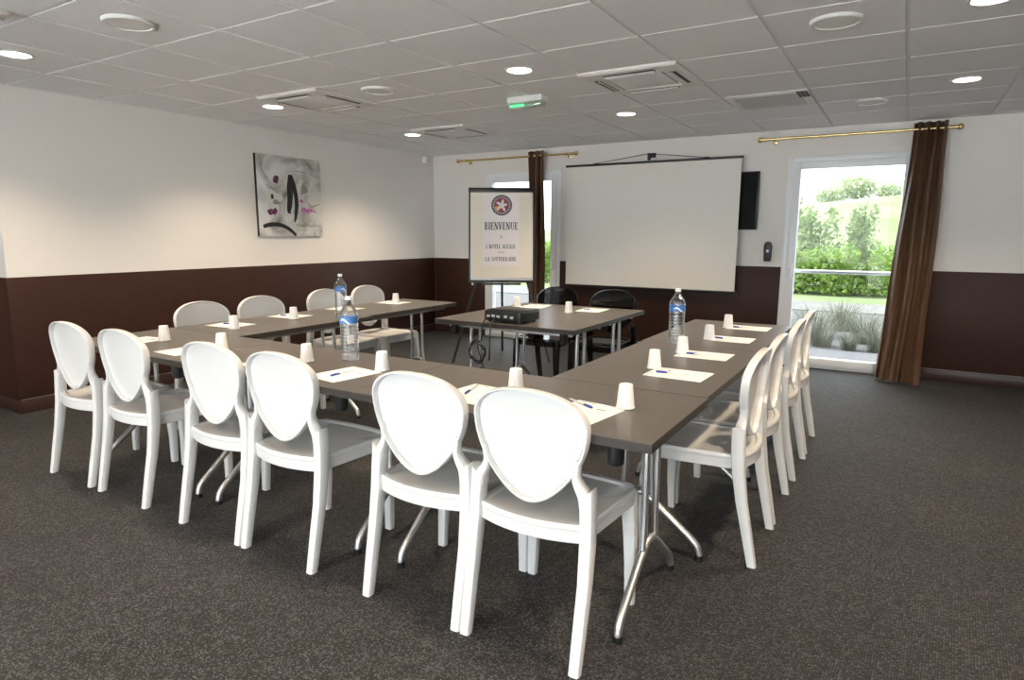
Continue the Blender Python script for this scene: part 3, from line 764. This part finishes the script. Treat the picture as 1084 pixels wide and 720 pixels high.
# lettering: ribbons; thick stems and thin hair lines with serifs
def arcp(cx,cy,rx,ry,a0,a1,n=10): return [(cx+rx*cos(radians(a0+(a1-a0)*i/n)),cy+ry*sin(radians(a0+(a1-a0)*i/n))) for i in range(n+1)]
TKW,THN,SER=.19,.085,.075
def serif(x,y,w=.13): return ([(x-w,y),(x+w,y)],SER)
G={
'I':(.30,[([(.15,0),(.15,1)],TKW),serif(.15,.025,.14),serif(.15,.975,.14)]),
'B':(.56,[([(.15,0),(.15,1)],TKW),([(.02,.025),(.28,.025)],SER),([(.02,.975),(.28,.975)],SER),(arcp(.24,.755,.18,.22,90,-90),.10),(arcp(.24,.275,.22,.25,90,-90),.11)]),
'E':(.54,[([(.15,0),(.15,1)],TKW),([(.02,.025),(.48,.025)],SER),([(.02,.975),(.46,.975)],SER),([(.15,.52),(.36,.52)],SER),([(.47,.0),(.47,.24)],SER),([(.45,.76),(.45,1)],SER),([(.36,.40),(.36,.64)],SER)]),
'N':(.64,[([(.10,0),(.10,1)],THN),([(.10,1.0),(.52,.0)],TKW),([(.54,0),(.54,1)],THN),serif(.10,.025,.11),serif(.54,.975,.11),([(0,.975),(.16,.975)],SER)]),
'V':(.60,[([(.12,1),(.31,0)],TKW),([(.50,1),(.33,0.02)],THN),serif(.12,.975,.13),serif(.50,.975,.11)]),
'U':(.62,[([(.15,1),(.15,.25)],TKW),(arcp(.32,.25,.17,.22,180,360),.08),([(.49,.25),(.49,1)],THN),serif(.15,.975,.13),serif(.49,.975,.11)]),
'L':(.52,[([(.15,0),(.15,1)],TKW),([(.02,.025),(.46,.025)],SER),serif(.15,.975,.13),([(.45,0),(.45,.28)],SER)]),
'H':(.66,[([(.15,0),(.15,1)],TKW),([(.51,0),(.51,1)],TKW),([(.15,.5),(.51,.5)],SER),serif(.15,.025),serif(.51,.025),serif(.15,.975),serif(.51,.975)]),
'O':(.62,[(arcp(.31,.5,.23,.46,60,120),.07),(arcp(.31,.5,.23,.46,120,240),.14),(arcp(.31,.5,.23,.46,240,300),.07),(arcp(.31,.5,.23,.46,-60,60),.14)]),
'T':(.56,[([(.28,0),(.28,1)],TKW),([(.02,.975),(.54,.975)],SER),([(.03,.74),(.03,1)],SER),([(.53,.74),(.53,1)],SER),serif(.28,.025)]),
'A':(.62,[([(.10,0),(.30,1)],THN),([(.31,1),(.50,0)],TKW),([(.17,.33),(.43,.33)],SER),serif(.10,.025,.10),serif(.50,.025,.13)]),
'X':(.60,[([(.12,1),(.48,0)],TKW),([(.48,1),(.12,0)],THN),serif(.12,.975,.12),serif(.48,.975,.1),serif(.12,.025,.1),serif(.48,.025,.12)]),
'S':(.50,[(arcp(.26,.74,.16,.22,20,270),.10),(arcp(.24,.27,.18,.24,90,-160),.11)]),
'R':(.62,[([(.15,0),(.15,1)],TKW),serif(.15,.025),([(.02,.975),(.28,.975)],SER),(arcp(.24,.745,.19,.23,90,-90),.10),([(.30,.50),(.52,.02)],.12),([(.46,.025),(.62,.025)],SER)]),
"'":(.20,[([(.10,1),(.08,.74)],.10)]),
'a':(.52,[(arcp(.24,.24,.17,.22,0,360,14),.09),([(.42,0),(.42,.5)],.11),([(.16,.92),(.30,.70)],.08)]),
'*':(.40,[([(.2,.62),(.2,.98)],.07),([(.05,.72),(.35,.90)],.07),([(.05,.90),(.35,.72)],.07)]),
' ':(.30,[]),
'^':(0,[([(-.46,1.06),(-.36,1.18),(-.26,1.06)],.05)]),
}
def text(m,s,cx,y,h,wid):
    tot=sum(G[c_][0]+.06 for c_ in s)-.06; k=wid/tot; x=cx-wid/2; zz=0
    for c_ in s:
        adv,st=G[c_]
        for pl,w in st:
            M=PMX@Matrix.Translation((x,y,0))@Matrix.Diagonal((k,h,1,1))
            ribbon(m,pl,w,.0006+.00001*(zz%7),M,1 if len(pl)>3 else 1); zz+=1
        x+=(adv+(.06 if adv else 0))*k
for ln in (('BIENVENUE',-.005,.530,.078,.345),('a',-.005,.445,.040,.020),("L'HO^TEL ALEXIA",-.010,.335,.042,.305),('***',-.005,.268,.034,.075),('LA SOUTERRAINE',-.010,.205,.042,.325)):
    tx=MB(); text(tx,*ln); tx.build('lettering',INK,pst,smooth_angle=0)
lg=MB(); LY=.785
lg.mat(0); disc(lg,0,LY,.108,.108,.0008,PMX,40)
lg.mat(1)
for k in range(30):
    a=2*pi*k/30
    if 1 or k%10: 
        p=(.093*cos(a),LY+.093*sin(a)); q=(.101*cos(a+.03),LY+.101*sin(a+.03)); 
        ribbon(lg,[p,q],.006,.0011,PMX,1)
disc(lg,0,LY,.086,.086,.0010,PMX,36)
lg.mat(2); disc(lg,0,LY,.081,.081,.0012,PMX,36)
lg.mat(3); lg.add([PMX@Vector((x,LY+y,.0013)) for x,y in ((-.075,-.02),(-.01,.0),(-.045,-.065))],[(0,1,2)])
lg.mat(1)
for a,L in ((75,.062),(8,.058),(150,.060),(228,.070),(300,.070)):
    ribbon(lg,[(0,LY),(L*.55*cos(radians(a)),LY+L*.55*sin(radians(a))),(L*cos(radians(a)),LY+L*sin(radians(a)))],[.022,.026,.014],.0015,PMX,4)
disc(lg,0,LY,.018,.018,.0016,PMX,16)
lg.build('emblem',[mat('emblem_navy',(.022,.035,.05),.6),mat('emblem_white',(.75,.72,.72),.6),mat('emblem_crimson',(.30,.06,.09),.6),mat('emblem_yellow',(.75,.45,.08),.6)],pst,smooth_angle=0)
# tray, legs
m=MB(); m.box(-.20,.20,-.070,-.012,-.045,-.036,BM_).box(-.20,.20,-.073,-.069,-.045,-.026,BM_); m.build('pen_tray',BLACKM,e)
MB().sphere(BM_@Vector((-.30,-.02,-.035)),.014,12,8).build('knob',SPKW,e)
for s in (-1,1):
    a=BM_@Vector((s*.22,.03,.55)); b2=BM_@Vector((s*.265,.02,-.0)); ft=Vector((s*.50,-.20 if s<0 else -.16,.012))
    MB().tube([a,b2,ft],.013,10).build('leg',BLACKM,e)
MB().tube([BM_@Vector((0,.03,.80)),Vector((0,.52,.012))],.013,10).build('leg',BLACKM,e)

# ------------------------------------------------------------------ outdoors
def nmat(name,c1,c2,scale,rough=.9,det=5,stretch=(1,1,1),thin=0):
    m=bpy.data.materials.new(name); m.use_nodes=True; nt=m.node_tree; b=nt.nodes['Principled BSDF']; N=nt.nodes.new
    tc=N('ShaderNodeTexCoord'); mp=N('ShaderNodeMapping'); mp.inputs['Scale'].default_value=stretch; nt.links.new(tc.outputs['Object'],mp.inputs[0])
    n=N('ShaderNodeTexNoise'); n.inputs['Scale'].default_value=scale; n.inputs['Detail'].default_value=det; nt.links.new(mp.outputs[0],n.inputs['Vector'])
    r=N('ShaderNodeValToRGB'); r.color_ramp.elements[0].position=.35; r.color_ramp.elements[1].position=.65; r.color_ramp.elements[0].color=(*c1,1); r.color_ramp.elements[1].color=(*c2,1)
    nt.links.new(n.outputs['Fac'],r.inputs[0]); nt.links.new(r.outputs[0],b.inputs['Base Color']); b.inputs['Roughness'].default_value=rough; b.inputs['Specular IOR Level'].default_value=.2
    if thin:   # leaves let light through
        t=N('ShaderNodeBsdfTranslucent'); mx=N('ShaderNodeMixShader'); mx.inputs[0].default_value=thin
        nt.links.new(r.outputs[0],t.inputs[0]); nt.links.new(b.outputs[0],mx.inputs[1]); nt.links.new(t.outputs[0],mx.inputs[2]); nt.links.new(mx.outputs[0],nt.nodes['Material Output'].inputs[0])
    return m
FIELD=nmat('meadow',(.095,.125,.050),(.14,.165,.09),.5)
GRAV=nmat('gravel',(.06,.06,.062),(.095,.094,.095),40)
PAVE=nmat('paving',(.085,.085,.093),(.105,.105,.113),6)
KERBP=nmat('path_stone',(.10,.097,.094),(.13,.127,.124),5)
BOUNCE=nmat('pale_concrete',(.72,.71,.70),(.80,.79,.78),5)  # unseen rear ground, made very pale to bounce daylight onto the ceiling
LEAFA=nmat('leaf_bright',(.13,.22,.04),(.24,.34,.09),3,thin=.5); LEAFB=nmat('leaf_pale',(.12,.17,.06),(.24,.29,.14),3,thin=.5); LEAFT=nmat('leaf_willow',(.32,.37,.23),(.44,.48,.34),3,thin=.5); LEAFG=nmat('dry_grass',(.10,.105,.08),(.21,.21,.165),5,thin=.3)  # LEAFT: haze over the distant trees is put into its pale colour
BARK=nmat('bark',(.10,.075,.05),(.18,.14,.10),12)
def hill(x,y):
    t=max(0,min(1,(y-10)/24)); t=t*t*(3-2*t)
    return -.06+t*(3.15+.09*x)*.97
g=MB(); nx,ny=24,30; vs=[];X0,X1,Y0,Y1=-60,50,9.2,60
for j in range(ny+1):
    for i in range(nx+1):
        x=X0+(X1-X0)*i/nx; y=Y0+(Y1-Y0)*(j/ny); vs.append((x,y,hill(max(-25,min(12,x)),y)))
g.add(vs,[(j*(nx+1)+i,j*(nx+1)+i+1,(j+1)*(nx+1)+i+1,(j+1)*(nx+1)+i) for j in range(ny) for i in range(nx)])
struct(g.build('ground_meadow',FIELD))
struct(MB().box(-60,50,.2,1.35,-.10,-.02).build('ground_terrace',PAVE))
struct(MB().box(-60,50,1.35,5.8,-.12,-.045).build('ground_gravel',GRAV))
struct(MB().box(-60,50,5.8,7.6,-.12,-.03).build('ground_path',KERBP))
struct(MB().box(-60,50,7.6,9.3,-.12,-.05).build('ground_border',FIELD))
struct(MB().box(-60,60,-60,YB-.2,-.12,-.05).build('ground_rear',BOUNCE))

def leaf_cloud(n,shape,size,seed,lean=.6):
    rnd=random.Random(seed); m=MB(); vs=[];fs=[]
    for _ in range(n):
        p,out=shape(rnd)
        d=(Vector(out)*lean+Vector((rnd.gauss(0,.6),rnd.gauss(0,.6),rnd.gauss(.2,.5)))).normalized()
        s=size*rnd.uniform(.6,1.3); a=d.orthogonal().normalized(); a=(Matrix.Rotation(rnd.uniform(0,6.28),3,d)@a); nrm=d.cross(a)
        o=len(vs); p=Vector(p)
        vs+=[p,p+d*s*.5+a*s*.28+nrm*s*.05,p+d*s,p+d*s*.5-a*s*.28+nrm*s*.05]; fs.append((o,o+1,o+2,o+3))
    m.add(vs,fs); return m
def shrub_shape(h,r):
    R0=random.Random(int(h*100)); stems=[(r*.75*sqrt(R0.random()),R0.uniform(0,2*pi),R0.uniform(.72,1.0)) for _ in range(9 if h>1.5 else 14)]
    def f(rnd):
        q,a,k=stems[rnd.randrange(len(stems))]; t=rnd.random()**.9; hh_=h*k*t; w=(.22 if h>1.5 else .26)*(1.05-.75*t)
        ox,oy=rnd.gauss(0,w*.6),rnd.gauss(0,w*.6)
        lean=.7+.5*t
        return (q*cos(a)*lean+ox,q*sin(a)*lean+oy,.05+hh_),(ox*3,oy*3,.4)
    return f
def make_shrub(name,h,r,n,size,ma,seed):
    e=empty(name)
    leaf_cloud(n,shrub_shape(h,r),size,seed).build('foliage',ma,e,smooth_angle=0)
    st=MB(); rnd=random.Random(seed)
    for k in range(5):
        a=k*1.26+.3; st.tube([(.04*cos(a),.04*sin(a),-.05),(r*.25*cos(a),r*.25*sin(a),h*.4),(r*.3*cos(a+.3),r*.3*sin(a+.3),h*.8)],[.014,.010,.004],6)
    st.build('stem',BARK,e); return e
sh_b=make_shrub('garden_shrub',1.05,.75,2600,.11,LEAFA,3)   # low bushy
sh_t=make_shrub('garden_shrub',2.05,.62,2400,.10,LEAFB,5)   # tall airy
used={'b':False,'t':False}
plan=[('b',3.35,9.9,1.0,'low green shrub left in the hedge beyond the right door'),('b',4.15,9.75,.95,'low green shrub at the middle of the hedge beyond the right door'),('b',4.95,9.9,1.05,'low green shrub right in the hedge beyond the right door'),
 ('t',3.62,10.5,1.0,'tall leafy shrub rising left above the hedge, beyond the right door'),('t',4.48,10.6,1.02,'tall leafy shrub rising right above the hedge, beyond the right door'),
 ('b',-4.6,9.6,1.15,'green shrub seen low through the left glazed door'),('b',-3.8,9.8,1.05,'green shrub seen low through the left glazed door, its right neighbour'),('t',-4.3,10.6,.8,'tall shrub beyond the left glazed door')]
for kd,x,y,sc_,lb in plan:
    src=sh_b if kd=='b' else sh_t
    o=src if not used[kd] else dup(src); used[kd]=True
    o.location=(x,y,-.05 if y<9.3 else hill(x,y)); o.rotation_euler=(0,0,x*2.3); o.scale=(sc_,sc_,sc_); tag(o,lb,'shrub','hedge shrubs outside')
def make_grass(seed):
    rnd=random.Random(seed); m=MB()
    for _ in range(240):
        a=rnd.uniform(0,2*pi); r0=.16*sqrt(rnd.random()); L=rnd.uniform(.18,.52); out=rnd.uniform(.15,.9)
        b0=Vector((r0*cos(a),r0*sin(a),0)); d=Vector((cos(a),sin(a),0)); q=Vector((-sin(a),cos(a),0))
        pts=[b0,b0+d*out*.25*L+Vector((0,0,.5*L)),b0+d*out*.7*L+Vector((0,0,.82*L)),b0+d*out*1.15*L+Vector((0,0,.80*L))]
        pts=smooth(pts,2); w=.0045; n=len(pts); L_=[p+q*w*(1-i/n) for i,p in enumerate(pts)]; R_=[p-q*w*(1-i/n) for i,p in enumerate(pts)]
        m.add(L_+R_,[(i,i+1,n+i+1,n+i) for i in range(n-1)])
    return m.build('grass_clump',LEAFG,smooth_angle=0)
gr=make_grass(2); gr['kind']='thing' 
for k,(x,y,sc_,lb) in enumerate(((4.70,1.75,.80,'dry grass clump outside the right door, just beyond its left jamb'),(5.15,2.3,1.0,'dry grass clump outside the right door, mid pane'),(4.50,2.6,1.0,'dry grass clump farther out, behind the left jamb clump'),(5.32,1.65,.72,'dry grass clump outside, beside the slanting curtain'),(4.80,3.4,1.05,'dry grass clump farthest out on the gravel'),(4.15,2.0,.9,'dry grass clump outside behind the door frame'),(5.02,1.6,.55,'small dry grass clump nearest the right door'))):
    o=gr if k==0 else dup(gr); o.location=(x,y,-.045); o.rotation_euler=(0,0,k*1.3); o.scale=(sc_,)*3; tag(o,lb,'grass clump','ornamental grasses on the gravel')
def make_tree():
    e=empty('field_tree')
    def shp(rnd):
        while 1:
            p=Vector((rnd.uniform(-1,1),rnd.uniform(-1,1),rnd.uniform(-1,1)))
            if .2<p.length<1: break
        return (p.x*1.5,p.y*1.5,1.3+p.z*.95),tuple(p.normalized())
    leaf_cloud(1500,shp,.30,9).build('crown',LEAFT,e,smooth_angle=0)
    MB().tube([(0,0,-.2),(.03,0,.6),(0,.05,1.2)],[.10,.08,.04],8).build('trunk',BARK,e); return e
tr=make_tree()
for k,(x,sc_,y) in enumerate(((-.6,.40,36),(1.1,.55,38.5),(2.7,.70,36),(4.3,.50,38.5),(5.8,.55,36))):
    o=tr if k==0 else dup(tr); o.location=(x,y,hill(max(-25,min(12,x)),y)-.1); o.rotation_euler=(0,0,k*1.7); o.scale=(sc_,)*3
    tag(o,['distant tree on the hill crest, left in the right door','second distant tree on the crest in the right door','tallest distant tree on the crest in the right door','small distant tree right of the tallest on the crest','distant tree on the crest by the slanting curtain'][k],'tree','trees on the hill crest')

# ------------------------------------------------------------------ light
w=bpy.data.worlds.new('overcast_sky'); scene.world=w; w.use_nodes=True; nt=w.node_tree; bg=nt.nodes['Background']
tc=nt.nodes.new('ShaderNodeTexCoord'); nz=nt.nodes.new('ShaderNodeTexNoise'); nz.inputs['Scale'].default_value=2.2; nz.inputs['Detail'].default_value=5
nt.links.new(tc.outputs['Generated'],nz.inputs['Vector']); r=nt.nodes.new('ShaderNodeValToRGB'); r.color_ramp.elements[0].position=.35; r.color_ramp.elements[1].position=.7
r.color_ramp.elements[0].color=(.80,.90,1,1); r.color_ramp.elements[1].color=(1,1,1,1); nt.links.new(nz.outputs['Fac'],r.inputs[0]); nt.links.new(r.outputs[0],bg.inputs[0])
bg.inputs[1].default_value=4.3
def portal(x0,x1,z0,z1,y,into):
    l=bpy.data.lights.new('sky_portal','AREA'); l.shape='RECTANGLE'; l.size=x1-x0; l.size_y=z1-z0; l.cycles.is_portal=True
    o=bpy.data.objects.new('sky_portal',l); COL.objects.link(o); o.location=((x0+x1)/2,y,(z0+z1)/2)
    o.rotation_euler=(-pi/2 if into<0 else pi/2,0,0)
for D in (D1,D2): portal(D[0],D[1],0,DT,.25,-1)
for o in RW: portal(o[0],o[1],.08,2.2,YB-.22,1)

sl=bpy.data.lights.new('sun','SUN'); sl.energy=8; sl.angle=radians(8); sl.color=(1,.96,.9)  # added under the overcast sky so outdoor ground bounces more light indoors
so=bpy.data.objects.new('sun',sl); COL.objects.link(so); so.location=(-20,0,25); so.rotation_euler=(0,radians(-42),0)

# ------------------------------------------------------------------ camera
cam=bpy.data.cameras.new('camera'); co=bpy.data.objects.new('camera',cam); COL.objects.link(co)
F,YAW,PIT,ROL=681.5009,.5447,.1633,.0031
cam.sensor_fit='HORIZONTAL'; cam.sensor_width=36; cam.lens=36*F/1084; cam.clip_start=.05; cam.clip_end=300
cy,sy=cos(YAW),sin(YAW); f_=Vector((-sy,cy,0)); r_=Vector((cy,sy,0)); u_=Vector((0,0,1))
f2=f_*cos(PIT)-u_*sin(PIT); u2=u_*cos(PIT)+f_*sin(PIT); r3=r_*cos(ROL)+u2*sin(ROL); u3=u2*cos(ROL)-r_*sin(ROL)
M=Matrix((r3,u3,-f2)).transposed().to_4x4(); M.translation=Vector((5.5134,-7.0522,1.3288)); co.matrix_world=M
scene.camera=co
vs=scene.view_settings; vs.view_transform='Standard'; vs.look='None'; vs.gamma=1; vs.use_curve_mapping=False; vs.exposure=1.14
scene.cycles.use_denoising=True
scene.cycles.max_bounces=10; scene.cycles.diffuse_bounces=5; scene.cycles.transparent_max_bounces=24; scene.cycles.sample_clamp_indirect=6
